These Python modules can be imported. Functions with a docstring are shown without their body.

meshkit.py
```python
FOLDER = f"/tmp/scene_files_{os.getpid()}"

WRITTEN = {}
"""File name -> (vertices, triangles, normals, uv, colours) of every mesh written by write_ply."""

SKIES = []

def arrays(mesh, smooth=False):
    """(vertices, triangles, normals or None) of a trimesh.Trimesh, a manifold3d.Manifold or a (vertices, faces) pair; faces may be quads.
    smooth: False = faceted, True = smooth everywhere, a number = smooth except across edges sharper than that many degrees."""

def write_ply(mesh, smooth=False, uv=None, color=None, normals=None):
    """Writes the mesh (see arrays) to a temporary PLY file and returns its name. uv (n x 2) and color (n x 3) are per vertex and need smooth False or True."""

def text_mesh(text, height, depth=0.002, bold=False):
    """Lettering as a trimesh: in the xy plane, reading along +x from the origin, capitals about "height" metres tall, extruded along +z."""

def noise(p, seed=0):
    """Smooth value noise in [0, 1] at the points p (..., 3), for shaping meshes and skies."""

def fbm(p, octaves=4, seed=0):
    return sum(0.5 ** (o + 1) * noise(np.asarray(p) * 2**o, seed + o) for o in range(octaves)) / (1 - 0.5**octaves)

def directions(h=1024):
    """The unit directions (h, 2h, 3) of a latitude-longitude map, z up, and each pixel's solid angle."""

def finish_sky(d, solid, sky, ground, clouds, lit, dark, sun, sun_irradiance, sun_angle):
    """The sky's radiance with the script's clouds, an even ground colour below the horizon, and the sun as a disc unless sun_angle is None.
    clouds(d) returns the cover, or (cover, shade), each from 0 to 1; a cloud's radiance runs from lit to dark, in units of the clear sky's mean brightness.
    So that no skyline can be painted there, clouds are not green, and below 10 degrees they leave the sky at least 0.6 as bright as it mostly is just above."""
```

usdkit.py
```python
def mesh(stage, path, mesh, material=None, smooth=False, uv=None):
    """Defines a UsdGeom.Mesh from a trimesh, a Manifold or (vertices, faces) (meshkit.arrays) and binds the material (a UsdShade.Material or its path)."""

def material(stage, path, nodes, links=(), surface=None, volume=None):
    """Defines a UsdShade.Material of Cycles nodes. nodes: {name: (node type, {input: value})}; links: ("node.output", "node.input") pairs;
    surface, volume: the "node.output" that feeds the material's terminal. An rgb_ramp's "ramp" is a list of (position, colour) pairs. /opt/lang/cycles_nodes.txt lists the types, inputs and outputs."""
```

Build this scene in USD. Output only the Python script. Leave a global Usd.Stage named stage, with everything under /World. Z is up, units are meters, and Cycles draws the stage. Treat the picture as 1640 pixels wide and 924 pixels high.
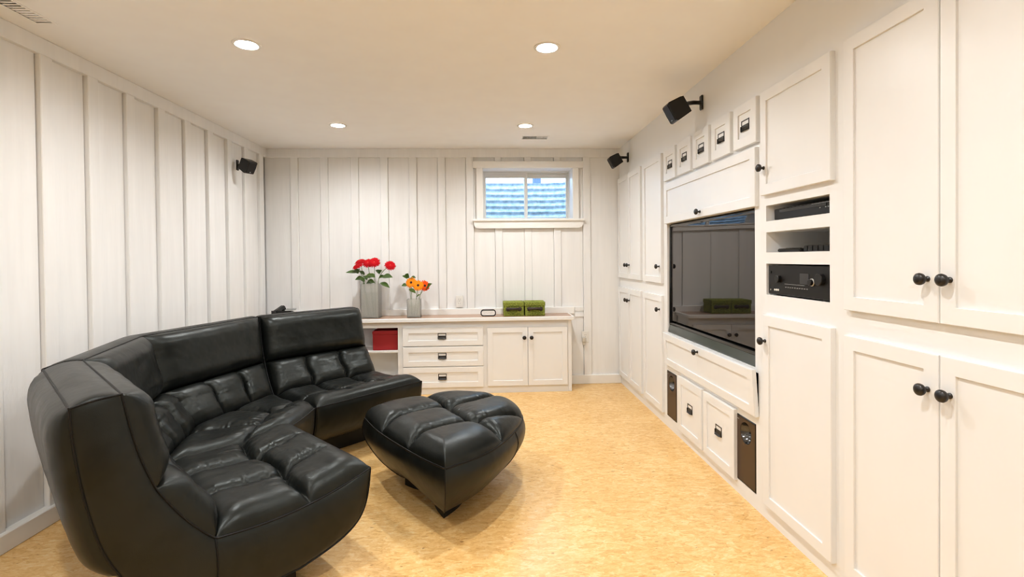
import math, random
import numpy as np, trimesh, manifold3d as m3
from shapely.geometry import Polygon, box as sbox
import usdkit, meshkit
from pxr import Usd, UsdGeom, UsdLux, UsdShade, Gf, Sdf, Vt

rng = np.random.default_rng(7)
random.seed(7)
stage = Usd.Stage.CreateInMemory()
UsdGeom.SetStageUpAxis(stage, 'Z'); UsdGeom.SetStageMetersPerUnit(stage, 1.0)
UsdGeom.Xform.Define(stage, '/World'); UsdGeom.Scope.Define(stage, '/World/Looks')
PI = math.pi

# ------------------------------------------------------------------ camera, sky, exposure
EYE = np.array([0, 0, 1.27]); FPX = 800.0
yaw, pitch, roll = .0468, .0124, .0102
fw = np.array([math.sin(yaw)*math.cos(pitch), math.cos(yaw)*math.cos(pitch), -math.sin(pitch)])
rt = np.cross(fw, [0, 0, 1]); rt /= np.linalg.norm(rt); up = np.cross(rt, fw)
rt, up = math.cos(roll)*rt - math.sin(roll)*up, math.cos(roll)*up + math.sin(roll)*rt
cam = UsdGeom.Camera.Define(stage, '/World/camera')
cam.CreateHorizontalApertureAttr(36.0); cam.CreateVerticalApertureAttr(36.0*924/1640)
cam.CreateFocalLengthAttr(36.0*FPX/1640)
cam.CreateVerticalApertureOffsetAttr(-36.0*38.5/1640)
cam.CreateClippingRangeAttr(Gf.Vec2f(.05, 100))
cam.CreateExposureAttr(0.0)
M = np.eye(4); M[0, :3], M[1, :3], M[2, :3], M[3, :3] = rt, up, -fw, EYE
UsdGeom.Xformable(cam).AddTransformOp().Set(Gf.Matrix4d(*M.ravel().tolist()))

LAMP = 1400.0                     # radiance of a downlight's lens
LAMP_COLOR = (.98, .985, .985)
dome = UsdLux.DomeLight.Define(stage, '/World/sky')
dome.CreateIntensityAttr(3.6); dome.CreateColorAttr(Gf.Vec3f(.44, .70, 1.0))

# ------------------------------------------------------------------ helpers
used = {}
def numbered(parent, name):
    k = used.get((parent, name), 0); used[(parent, name)] = k + 1
    return name if k == 0 else f'{name}_{k:03d}'
class T:                           # a thing or a part, with its world offset
    def __init__(s, path, off): s.path, s.off = path, np.asarray(off, float); s.prim = stage.GetPrimAtPath(path)
def data(p, **kw):
    for k, v in kw.items():
        if v: p.SetCustomDataByKey(k, v)
def thing(name, label, category, loc=(0, 0, 0), group=None, kind=None):
    path = '/World/' + numbered('/World', name)
    x = UsdGeom.Xform.Define(stage, path); x.AddTranslateOp().Set(Gf.Vec3d(*map(float, loc)))
    t = T(path, loc); data(t.prim, label=label, category=category, group=group, kind=kind)
    return t
def structure(name, label=None):
    path = '/World/' + numbered('/World', name)
    UsdGeom.Xform.Define(stage, path); t = T(path, (0, 0, 0)); data(t.prim, label=label, kind='structure')
    return t
def verts(mesh): return meshkit.arrays(mesh)[:2]
def part(parent, name, mesh, mat, smooth=30, label=None, kind=None):
    """mesh is in world coordinates"""
    path = parent.path + '/' + numbered(parent.path, name)
    v, f = verts(mesh)
    usdkit.mesh(stage, path, (v - parent.off, f), L[mat], smooth=smooth)
    t = T(path, parent.off); data(t.prim, label=label, kind=kind)
    return t
def solo(name, mesh, mat, label=None, category=None, group=None, kind=None, smooth=30):
    path = '/World/' + numbered('/World', name)
    usdkit.mesh(stage, path, mesh, L[mat], smooth=smooth)
    t = T(path, (0, 0, 0)); data(t.prim, label=label, category=category, group=group, kind=kind)
    return t
def cat(*ms):
    vs, fs, n = [], [], 0
    for m in ms:
        v, f = verts(m); vs.append(v); fs.append(f + n); n += len(v)
    return np.vstack(vs), np.vstack(fs)
def box(x0, x1, y0, y1, z0, z1, b=.002):
    x0, x1, y0, y1, z0, z1 = min(x0, x1), max(x0, x1), min(y0, y1), max(y0, y1), min(z0, z1), max(z0, z1)
    b = min(b, .45*min(x1-x0, y1-y0, z1-z0))
    if b <= 0:
        m = trimesh.creation.box((x1-x0, y1-y0, z1-z0)); m.apply_translation(((x0+x1)/2, (y0+y1)/2, (z0+z1)/2)); return m.vertices.copy(), m.faces.copy()
    p = []
    for sx in (0, 1):
        for sy in (0, 1):
            for sz in (0, 1):
                X, Y, Z = (x0, x1)[sx], (y0, y1)[sy], (z0, z1)[sz]
                ix, iy, iz = X + (b, -b)[sx], Y + (b, -b)[sy], Z + (b, -b)[sz]
                p += [(X, iy, iz), (ix, Y, iz), (ix, iy, Z)]
    return verts(m3.Manifold.hull_points(np.array(p)))
def xf(mesh, R=None, t=(0, 0, 0)):
    v, f = verts(mesh)
    if R is not None: v = v @ np.asarray(R).T
    return v + np.asarray(t), f
def rot(axis, deg): return trimesh.transformations.rotation_matrix(math.radians(deg), axis)[:3, :3]
def lathe(profile, n=24):
    m = trimesh.creation.revolve(np.array(profile, float), sections=n)
    return np.array(m.vertices), np.array(m.faces)
def tube(pts, r, n=8, close=False, cap=True):
    p = np.asarray(pts, float); k = len(p)
    r = np.broadcast_to(np.asarray(r, float), (k,))
    t = np.gradient(p, axis=0) if not close else np.roll(p, -1, 0) - np.roll(p, 1, 0)
    t /= np.maximum(np.linalg.norm(t, axis=1, keepdims=True), 1e-9)
    a = np.array([0, 0, 1.0]) if abs(t[0, 2]) < .9 else np.array([1.0, 0, 0])
    u = np.cross(t[0], a); u /= np.linalg.norm(u); rings = []
    for i in range(k):
        u = u - t[i]*(u @ t[i]); u /= max(np.linalg.norm(u), 1e-9); w = np.cross(t[i], u)
        ang = np.linspace(0, 2*PI, n, endpoint=False)
        rings.append(p[i] + r[i]*(np.cos(ang)[:, None]*u + np.sin(ang)[:, None]*w))
    v = np.vstack(rings); f = []
    for i in range(k if close else k-1):
        for j in range(n):
            a0, a1 = i*n+j, i*n+(j+1) % n; b0, b1 = ((i+1) % k)*n+j, ((i+1) % k)*n+(j+1) % n
            f += [(a0, b0, b1), (a0, b1, a1)]
    if cap and not close:
        v = np.vstack([v, p[:1], p[-1:]]); c0, c1 = k*n, k*n+1
        for j in range(n):
            f += [(c0, j, (j+1) % n), (c1, (k-1)*n+(j+1) % n, (k-1)*n+j)]
    f = np.array(f)
    return v, f[:, ::-1]
def grid(P, flip=False):
    """P (a, b, 3) -> mesh"""
    a, b = P.shape[:2]; i = np.arange(a*b).reshape(a, b)
    f = np.vstack([np.stack([i[:-1, :-1].ravel(), i[1:, :-1].ravel(), i[1:, 1:].ravel()], 1), np.stack([i[:-1, :-1].ravel(), i[1:, 1:].ravel(), i[:-1, 1:].ravel()], 1)])
    return P.reshape(-1, 3), (f[:, ::-1] if flip else f)
# local panel frame: u to the viewer's right, v up, n towards the room
class Plane:
    def __init__(s, o, u, n): s.o, s.u, s.n = np.asarray(o, float), np.asarray(u, float), np.asarray(n, float); s.v = np.array([0, 0, 1.0])
    def put(s, mesh):
        v, f = verts(mesh)
        w = s.o + v[:, :1]*s.u + v[:, 1:2]*s.v + v[:, 2:]*s.n
        if np.linalg.det(np.stack([s.u, s.v, s.n])) < 0: f = f[:, ::-1]
        return w, f
def ring(W, H, prof, cx=0, cy=0):
    """prof: closed loop of (inset, height) going round a W x H rectangle; mitred corners"""
    pr = np.array(prof, float); k = len(pr); loops = []
    for sx, sy in ((-1, -1), (1, -1), (1, 1), (-1, 1)):
        loops.append(np.stack([cx + sx*(W/2 - pr[:, 0]), cy + sy*(H/2 - pr[:, 0]), pr[:, 1]], 1))
    v = np.vstack(loops); f = []
    for c in range(4):
        d = (c+1) % 4
        for i in range(k):
            j = (i+1) % k
            f += [(c*k+i, d*k+i, d*k+j), (c*k+i, d*k+j, c*k+j)]
    m = trimesh.Trimesh(v, np.array(f), process=False)
    if m.volume < 0: m.invert()
    return np.array(m.vertices), np.array(m.faces)
def slab(W, H, d0, d1, cx=0, cy=0, b=.001): return box(cx-W/2, cx+W/2, cy-H/2, cy+H/2, d0, d1, b)
def plate(rect, holes, t0, t1):
    p = sbox(*rect)
    for h in holes: p = p.difference(sbox(*h))
    m = trimesh.util.concatenate([trimesh.creation.extrude_polygon(g, t1-t0, engine='earcut') for g in getattr(p, 'geoms', [p])])
    m.apply_translation((0, 0, t0)); return np.array(m.vertices), np.array(m.faces)

# ------------------------------------------------------------------ materials
L = {}
def mat(name, nodes, links=(), surface='p.BSDF'):
    L[name] = usdkit.material(stage, '/World/Looks/' + name, nodes, links, surface=surface)
def plain(name, color, rough=.5, **kw): mat(name, {'p': ('principled_bsdf', {'base_color': color, 'roughness': rough, **kw})})
def paint(name, color, rough, grain=0.0, scale=(1, 1, 1), vary=.03):
    c = np.array(color); lo, hi = tuple(c*(1-vary)), tuple(np.minimum(c*(1+vary), .95))
    mat(name, {'g': ('geometry', {}), 'm': ('mapping', {'scale': scale}), 'n': ('noise_texture', {'scale': 6.0, 'detail': 5.0, 'roughness': .6}),
               'r': ('rgb_ramp', {'ramp': [(.3, lo), (.7, hi)]}), 'n2': ('noise_texture', {'scale': 30.0, 'detail': 4.0}),
               'b': ('bump', {'strength': grain, 'distance': .002}), 'p': ('principled_bsdf', {'roughness': rough})},
        [('g.position', 'm.vector'), ('m.vector', 'n.vector'), ('n.fac', 'r.fac'), ('r.color', 'p.base_color'), ('m.vector', 'n2.vector'), ('n2.fac', 'b.height'), ('b.normal', 'p.normal')])
paint('wall_paint', (.84, .84, .83), .6, .3, (3, 3, .25), .03)
paint('trim_paint', (.87, .86, .83), .5, .25, (1, 1, .6), .02)
paint('cabinet_paint', (.83, .83, .82), .35, .04, (1, 1, .5), .01)
paint('ceiling_paint', (.945, .935, .915), .9, .15, (1, 1, 1), .015)
paint('jamb_paint', (.90, .91, .93), .4, .02, (1, 1, 1), .01)
mat('cork', {'g': ('geometry', {}), 'm': ('mapping', {'scale': (.75, 1.6, 1.0)}),
             'd': ('noise_texture', {'scale': 14.0, 'detail': 4.0}), 'dx': ('mix_color', {'blend_type': 'linear_light', 'fac': .045}),
             'v1': ('voronoi_texture', {'scale': 40.0}), 'v2': ('voronoi_texture', {'scale': 115.0}), 's1': ('separate_color', {}), 's2': ('separate_color', {}),
             'n': ('noise_texture', {'scale': 30.0, 'detail': 7.0, 'roughness': .75, 'distortion': .8}),
             'a1': ('mix_float', {'fac': .45}), 'a2': ('mix_float', {'fac': .50}),
             'r': ('rgb_ramp', {'ramp': [(.14, (.34, .14, .035)), (.26, (.68, .385, .125)), (.44, (.81, .50, .19)), (.60, (.86, .58, .25)), (.80, (.89, .70, .39))]}),
             'n4': ('noise_texture', {'scale': 34.0, 'detail': 2.0}), 'r4': ('rgb_ramp', {'ramp': [(.24, (.35, .22, .12)), (.31, (1, 1, 1))]}),
             'n3': ('noise_texture', {'scale': 2.4, 'detail': 2.0}), 'r3': ('rgb_ramp', {'ramp': [(.35, (.93, .88, .80)), (.65, (1.0, 1.0, 1.0))]}),
             'x': ('mix_color', {'blend_type': 'multiply', 'fac': .8}), 'x2': ('mix_color', {'blend_type': 'multiply', 'fac': 1.0}),
             'b': ('bump', {'strength': .2, 'distance': .001}),
             'p': ('principled_bsdf', {'roughness': .30, 'specular_ior_level': .45})},
    [('g.position', 'm.vector'), ('m.vector', 'd.vector'), ('m.vector', 'dx.a'), ('d.color', 'dx.b'), ('dx.result', 'v1.vector'), ('dx.result', 'v2.vector'), ('m.vector', 'n.vector'),
     ('v1.color', 's1.color'), ('v2.color', 's2.color'), ('s1.r', 'a1.a'), ('s2.r', 'a1.b'), ('a1.result', 'a2.a'), ('n.fac', 'a2.b'), ('a2.result', 'r.fac'),
     ('m.vector', 'n4.vector'), ('n4.fac', 'r4.fac'), ('r.color', 'x.a'), ('r4.color', 'x.b'), ('g.position', 'n3.vector'), ('n3.fac', 'r3.fac'), ('x.result', 'x2.a'), ('r3.color', 'x2.b'),
     ('x2.result', 'p.base_color'), ('n.fac', 'b.height'), ('b.normal', 'p.normal')])
mat('leather', {'g': ('geometry', {}), 'v': ('voronoi_texture', {'scale': 420.0}), 'n': ('noise_texture', {'scale': 28.0, 'detail': 5.0}), 'n2': ('noise_texture', {'scale': 7.0, 'detail': 2.0}),
                'r': ('rgb_ramp', {'ramp': [(.35, (.32, .32, .32)), (.7, (.43, .43, .43))]}), 'rc': ('rgb_ramp', {'ramp': [(.3, (.003, .0034, .003)), (.7, (.006, .0068, .006))]}),
                'b': ('bump', {'strength': .22, 'distance': .0006}), 'b2': ('bump', {'strength': .30, 'distance': .003}),
                'p': ('principled_bsdf', {'specular_ior_level': .31, 'specular_tint': (.92, 1.0, .96)})},
    [('g.position', 'v.vector'), ('g.position', 'n.vector'), ('g.position', 'n2.vector'), ('n2.fac', 'r.fac'), ('r.color', 'p.roughness'), ('n2.fac', 'rc.fac'), ('rc.color', 'p.base_color'),
     ('n.fac', 'b2.height'), ('v.distance', 'b.height'), ('b2.normal', 'b.normal'), ('b.normal', 'p.normal')])
plain('leather_piping', (.003, .003, .003), .55, specular_ior_level=.25)
plain('black_plastic', (.006, .0055, .005), .35, specular_ior_level=.35)
plain('black_matte', (.006, .0055, .005), .5, specular_ior_level=.3)
plain('dark_bronze', (.008, .006, .005), .36, specular_ior_level=.5)
plain('grey_metal', (.45, .45, .44), .3, metallic=.9)
plain('silver_plastic', (.40, .42, .41), .3, metallic=.6)
plain('screen', (.006, .0055, .006), .02, ior=1.6, specular_ior_level=.5, specular_tint=(1.0, .88, .83))
plain('gloss_black', (.008, .008, .008), .06, specular_ior_level=.6)
plain('tv_ledge', (.05, .06, .055), .18, specular_ior_level=.6)
plain('white_plastic', (.80, .79, .75), .35)
plain('label_paper', (.82, .80, .74), .8)
plain('pale_mark', (.50, .48, .44), .6)
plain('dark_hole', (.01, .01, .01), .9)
plain('walnut_cabinet', (.050, .023, .009), .4, specular_ior_level=.4)
plain('cone', (.10, .10, .10), .16, metallic=.9)
plain('red_cloth', (.30, .008, .010), .75)
plain('red_petal', (.50, .003, .008), .75, specular_ior_level=.15)
plain('orange_petal', (.88, .25, .004), .7, specular_ior_level=.2)
plain('coral_petal', (.85, .085, .005), .7, specular_ior_level=.2)
plain('flower_eye', (.05, .012, .008), .9)
plain('red_eye', (.60, .10, .05), .9)
plain('stem_green', (.10, .20, .045), .5)
mat('leaf', {'g': ('geometry', {}), 'n': ('noise_texture', {'scale': 25.0}), 'r': ('rgb_ramp', {'ramp': [(.3, (.035, .080, .010)), (.7, (.085, .150, .028))]}),
             'p': ('principled_bsdf', {'roughness': .4}), 't': ('translucent_bsdf', {'color': (.06, .16, .02)}), 'x': ('mix_closure', {'fac': .2})},
    [('g.position', 'n.vector'), ('n.fac', 'r.fac'), ('r.color', 'p.base_color'), ('p.BSDF', 'x.closure1'), ('t.BSDF', 'x.closure2')], surface='x.closure')
mat('frosted_glass', {'d': ('diffuse_bsdf', {'color': (.94, .935, .90)}), 'l': ('translucent_bsdf', {'color': (.97, .965, .93)}), 'a': ('mix_closure', {'fac': .5}), 't': ('transparent_bsdf', {'color': (1, 1, .99)}), 'b': ('mix_closure', {'fac': .66}),
                       'g': ('glossy_bsdf', {'roughness': .25}), 'f': ('fresnel', {'IOR': 1.4}), 'c': ('mix_closure', {})},
    [('d.BSDF', 'a.closure1'), ('l.BSDF', 'a.closure2'), ('a.closure', 'b.closure1'), ('t.BSDF', 'b.closure2'), ('f.fac', 'c.fac'), ('b.closure', 'c.closure1'), ('g.BSDF', 'c.closure2')], surface='c.closure')
mat('water', {'l': ('translucent_bsdf', {'color': (.92, .91, .85)}), 't': ('transparent_bsdf', {'color': (.98, .98, .95)}), 'b': ('mix_closure', {'fac': .82})},
    [('l.BSDF', 'b.closure1'), ('t.BSDF', 'b.closure2')], surface='b.closure')
mat('woven_green', {'g': ('geometry', {}), 'n': ('noise_texture', {'scale': 130.0, 'detail': 2.0}), 'r': ('rgb_ramp', {'ramp': [(.3, (.075, .10, .006)), (.52, (.20, .235, .022)), (.75, (.36, .39, .07))]}),
                    'p': ('principled_bsdf', {'roughness': .75})}, [('g.position', 'n.vector'), ('n.fac', 'r.fac'), ('r.color', 'p.base_color')])
plain('brown_leather', (.022, .011, .007), .5)
mat('counter_wood', {'g': ('geometry', {}), 'm': ('mapping', {'scale': (1.2, 14, 14)}), 'n': ('noise_texture', {'scale': 5.0, 'detail': 5.0, 'roughness': .65}),
                     'r': ('rgb_ramp', {'ramp': [(.3, (.34, .20, .13)), (.7, (.48, .31, .21))]}), 'p': ('principled_bsdf', {'roughness': .32})},
    [('g.position', 'm.vector'), ('m.vector', 'n.vector'), ('n.fac', 'r.fac'), ('r.color', 'p.base_color')])
mat('galvanised', {'g': ('geometry', {}), 'n': ('noise_texture', {'scale': 22.0, 'detail': 4.0}), 'r': ('rgb_ramp', {'ramp': [(.3, (.22, .26, .30)), (.7, (.50, .55, .60))]}),
                   'p': ('principled_bsdf', {'roughness': .5, 'metallic': .25})}, [('g.position', 'n.vector'), ('n.fac', 'r.fac'), ('r.color', 'p.base_color')])
plain('snow_ground', (.55, .55, .5), .9)
plain('post_wood', (.06, .08, .12), .8)
plain('plug_plastic', (.62, .58, .50), .4)
mat('pane_glass', {'t': ('transparent_bsdf', {}), 'g': ('glossy_bsdf', {'roughness': .0}), 'f': ('fresnel', {'IOR': 1.45}), 'x': ('mix_closure', {})},
    [('f.fac', 'x.fac'), ('t.BSDF', 'x.closure1'), ('g.BSDF', 'x.closure2')], surface='x.closure')
mat('lamp_glow', {'e': ('emission', {'color': LAMP_COLOR, 'strength': LAMP})}, surface='e.emission')
mat('display_dot', {'e': ('emission', {'color': (.9, .95, 1.0), 'strength': .8})}, surface='e.emission')

# ------------------------------------------------------------------ the room
XL, XR, YB, YF, ZC = -2.172, 1.325, 4.99, -3.2, 2.36
XO = -2.30                                     # outer face of the left wall
fl = structure('floor'); part(fl, 'cork_surface', box(XO, XR+.75, YF-.1, YB+.1, -.06, 0, 0), 'cork', False)
DOWN = [(x, y) for y in (4.115, 2.588, 1.062, -.464) for x in (-1.205, .314)]
def circle(x, y, r, n=32): return Polygon([(x+r*math.cos(a), y+r*math.sin(a)) for a in np.linspace(0, 2*PI, n, endpoint=False)])
cp = sbox(XO, YF-.1, XR+.75, YB+.1)
for x, y in DOWN: cp = cp.difference(circle(x, y, .062))
VENTS = [(.32, .545, 4.47, 4.575), (-2.035, -1.965, 2.02, 2.375)]
for a, b, c, d in VENTS: cp = cp.difference(sbox(a, c, b, d))
m = trimesh.creation.extrude_polygon(cp, .012, engine='earcut'); m.apply_translation((0, 0, ZC))
ce = structure('ceiling'); part(ce, 'ceiling_board', m, 'ceiling_paint', False)
part(ce, 'ceiling_deck', box(XO, XR+.75, YF-.1, YB+.1, ZC+.13, ZC+.2, 0), 'ceiling_paint', False)

# left wall: boards, battens, rail, baseboard
wl = structure('wall_left')
part(wl, 'backing', box(XO, XL-.022, YF, YB+.03, 0, ZC, 0), 'wall_paint', False)
by = [2.522 + .2885*k for k in range(-19, 9)]
for k, y in enumerate(by):
    j = rng.uniform(-.0015, .0015, 3)
    part(wl, 'batten', box(XL-.01, -2.148+j[0], y, y+.071+j[1], .0, 2.30, .003), 'wall_paint', 30)
    y1 = by[k+1]-.004 if k+1 < len(by) else YB-.02
    part(wl, 'board', box(XL-.022, XL+j[2], y+.072, y1, .0, 2.30, .002), 'wall_paint', 30)
part(wl, 'top_rail', box(XL-.02, -2.146, YF, YB-.002, 2.278, ZC, .003), 'wall_paint', 30)
bl = structure('baseboard_left'); part(bl, 'skirting_board', box(XL-.01, -2.128, YF, YB-.002, 0, .085, .004), 'trim_paint', 30)

# back wall with the window opening
WX0, WX1, WZ0, WZ1 = -.050, .848, 1.660, 2.170
wb = structure('wall_back')
pb = Plane((0, YB+.022, 0), (1, 0, 0), (0, -1, 0))
part(wb, 'backing', pb.put(plate((XO, 0, XR+.75, ZC), [(WX0-.02, WZ0-.02, WX1+.02, WZ1+.02)], -.12, 0)), 'wall_paint', False)
def wbox(x0, x1, z0, z1, y0, name='board', mt='wall_paint', b=.002, y1=YB+.024): return part(wb, name, box(x0, x1, y0, y1, z0, z1, b), mt, 30)
RZ = 2.272; BT = YB-.017
bx = [-1.924, -1.636, -1.341, -1.055, -.775, -.493, -.215]
edges = [-2.15] + bx
for k, x in enumerate(bx):
    j = rng.uniform(-.0015, .0015, 2)
    wbox(x, x+.073, 0, RZ+.01, BT+j[0], 'batten', b=.003)
    x0 = (bx[k-1]+.074) if k else XL
    wbox(x0, x-.002, 0, RZ+.01, YB+j[1])
wbox(.951, 1.026, 0, RZ+.01, BT, 'batten', b=.003); wbox(1.027, XR+.02, 0, RZ+.01, YB)
xs = [-.141, .069, .362, .657, .950]                 # below and above the window
for a, b in ((-.141, .067), (.142, .360), (.435, .655), (.731, .949)): wbox(a, b, 0, 1.60, YB)
for a in (.069, .362, .657): wbox(a, a+.072, 0, 1.60, BT+(.012 if a == .362 else .004), 'batten', b=.003)
for a in (.134-.003, .425, .722): wbox(a-.062, a+.004, 2.17, RZ+.01, BT, 'batten', b=.003)
for a, b in ((-.141, .066), (.137, .360), (.430, .657), (.728, .950)): wbox(a, b, 2.17, RZ+.01, YB)
for a, b in ((-.141, -.051), (.85, .950)): wbox(a, b, 1.60, 2.17, YB)
wbox(XL, XR+.02, RZ, ZC, BT-.003, 'top_rail', b=.003)
wbox(.86, .95, .675, .716, BT+.004, 'cleat'); wbox(.86, .95, .735, .775, BT+.004, 'cleat')
bb = structure('baseboard_back'); part(bb, 'skirting_board', box(.78, XR, YB-.028, YB+.01, 0, .09, .004), 'trim_paint', 30)
part(bb, 'skirting_board', box(-2.128, -1.65, YB-.028, YB+.01, 0, .09, .004), 'trim_paint', 30)

# window trim
tr = structure('trim_1', 'flat white casing boards around the basement window')
cy = BT-.018
part(tr, 'casing', box(-.113, -.048, cy, YB+.01, 1.655, 2.165, .003), 'trim_paint')
part(tr, 'casing', box(.846, .908, cy, YB+.01, 1.655, 2.165, .003), 'trim_paint')
part(tr, 'casing', box(-.148, .955, cy-.003, YB+.01, 2.165, 2.232, .003), 'trim_paint')
part(tr, 'window_sill', box(-.152, .962, cy-.022, YB+.2, 1.636, 1.661, .006), 'trim_paint')
r = .045
ap = Polygon([(-.14, 1.637), (.948, 1.637)] + [(.948-r+r*math.cos(a), 1.568+r+r*math.sin(a)) for a in np.linspace(0, -PI/2, 9)] + [(-.14+r+r*math.cos(a), 1.568+r+r*math.sin(a)) for a in np.linspace(-PI/2, -PI, 9)])
m = trimesh.creation.extrude_polygon(ap, .024, engine='earcut')
v = np.array(m.vertices); part(tr, 'apron', pb.put((v + [0, 0, .022+.015], m.faces)), 'trim_paint', 30)
# the window
w1 = structure('window_1', 'small white sliding basement window')
WY = YB+.21
part(w1, 'window_jamb', cat(box(WX0-.02, WX0, YB-.01, WY+.05, WZ0, WZ1+.02, 0), box(WX1, WX1+.02, YB-.01, WY+.05, WZ0, WZ1+.02, 0), box(WX0, WX1, YB-.01, WY+.05, WZ1, WZ1+.02, 0)), 'jamb_paint', False)
pw = Plane((0, WY, 0), (1, 0, 0), (0, -1, 0))
part(w1, 'window_frame', pw.put(ring(WX1-WX0, WZ1-WZ0, [(0, -.05), (0, .02), (.009, .02), (.011, .012), (.011, -.05)], (WX0+WX1)/2, (WZ0+WZ1)/2)), 'white_plastic')
mid = .395
for a, b, dn in ((WX0+.011, mid+.018, .0), (mid-.018, WX1-.011, -.028)):
    sa = part(w1, 'sash', pw.put(cat(ring(b-a, WZ1-WZ0-.022, [(0, dn-.012), (0, dn+.010), (.002, dn+.012), (.017, dn+.012), (.020, dn+.004), (.020, dn-.012)], (a+b)/2, (WZ0+WZ1)/2),
                                     slab(b-a-.030, .036, dn-.011, dn+.0105, (a+b)/2, WZ1-.011-.019-.018, .001), slab(.016, WZ1-WZ0-.096, dn-.010, dn+.009, b-.026 if dn == 0 else a+.026, (WZ0+WZ1)/2-.018, .001))), 'white_plastic')
    part(sa, 'pane', pw.put(slab(b-a-.036, WZ1-WZ0-.060, dn-.003, dn+.001, (a+b)/2, (WZ0+WZ1)/2, 0)), 'pane_glass', False)

# outside: corrugated window well, ground, post
n_a, n_z = 90, 160
cxw, hw, dpw = .395, .66, .78
al = np.linspace(0, PI, n_a)
zz = np.linspace(1.30, 2.155, n_z)
sx = -np.sign(np.cos(al))*np.abs(np.cos(al))**.45*hw; sy = np.abs(np.sin(al))**.45*dpw
rr = .013*np.sin(2*PI*zz/.068)
nrm = np.stack([sx/hw**1.2, sy/dpw**1.2], 1); nrm /= np.maximum(np.linalg.norm(nrm, axis=1, keepdims=True), 1e-6)
P = np.zeros((n_a, n_z, 3))
for i in range(n_a):
    P[i, :, 0] = cxw + sx[i] + nrm[i, 0]*rr; P[i, :, 1] = YB+.142 + sy[i] + nrm[i, 1]*rr; P[i, :, 2] = zz
Q = P.copy(); Q[..., 0] += nrm[:, None, 0]*.004; Q[..., 1] += nrm[:, None, 1]*.004
solo('window_well', cat(grid(P), grid(Q, True), grid(np.stack([P[:, -1], Q[:, -1]], 1))), 'galvanised', 'corrugated galvanised metal window well outside the small window', 'window well', smooth=40)
solo('gravel_bed', box(cxw-hw, cxw+hw, YB+.145, YB+.145+dpw, 1.28, 1.31, .002), 'snow_ground', None, None, None, 'structure', False)
gp = sbox(-3.5, YB+.142, 4.5, YB+7).difference(Polygon([(cxw+a*1.03, YB+.142+b*1.03) for a, b in zip(sx, sy)]).buffer(.002))
m = trimesh.creation.extrude_polygon(gp, .05, engine='earcut'); m.apply_translation((0, 0, 2.05)); solo('ground', m, 'snow_ground', None, None, None, 'structure', False)
ps = thing('garden_post', 'dark square post standing beyond the window well rim', 'post', (.66, 6.75, 2.10))
part(ps, 'shaft', box(.605, .715, 6.70, 6.81, 2.10, 2.52, .006), 'post_wood'); part(ps, 'cap', box(.575, .745, 6.67, 6.84, 2.36, 2.42, .01), 'post_wood')

# right wall: plain plaster above and before the built-in cabinets
wr = structure('wall_right'); UT = 2.105
part(wr, 'wall_surface', box(XR, XR+.10, YF, YB+.02, UT, ZC, 0), 'cabinet_paint', False)
part(wr, 'wall_surface', box(XR, XR+.10, YF, 1.0, 0, UT, 0), 'cabinet_paint', False)
part(wr, 'backing', box(XR+.62, XR+.72, YF, YB+.02, 0, ZC, 0), 'cabinet_paint', False)
wf = structure('wall_front'); part(wf, 'wall_surface', box(XO, XR+.75, YF-.1, YF, 0, ZC, 0), 'wall_paint', False)

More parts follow.
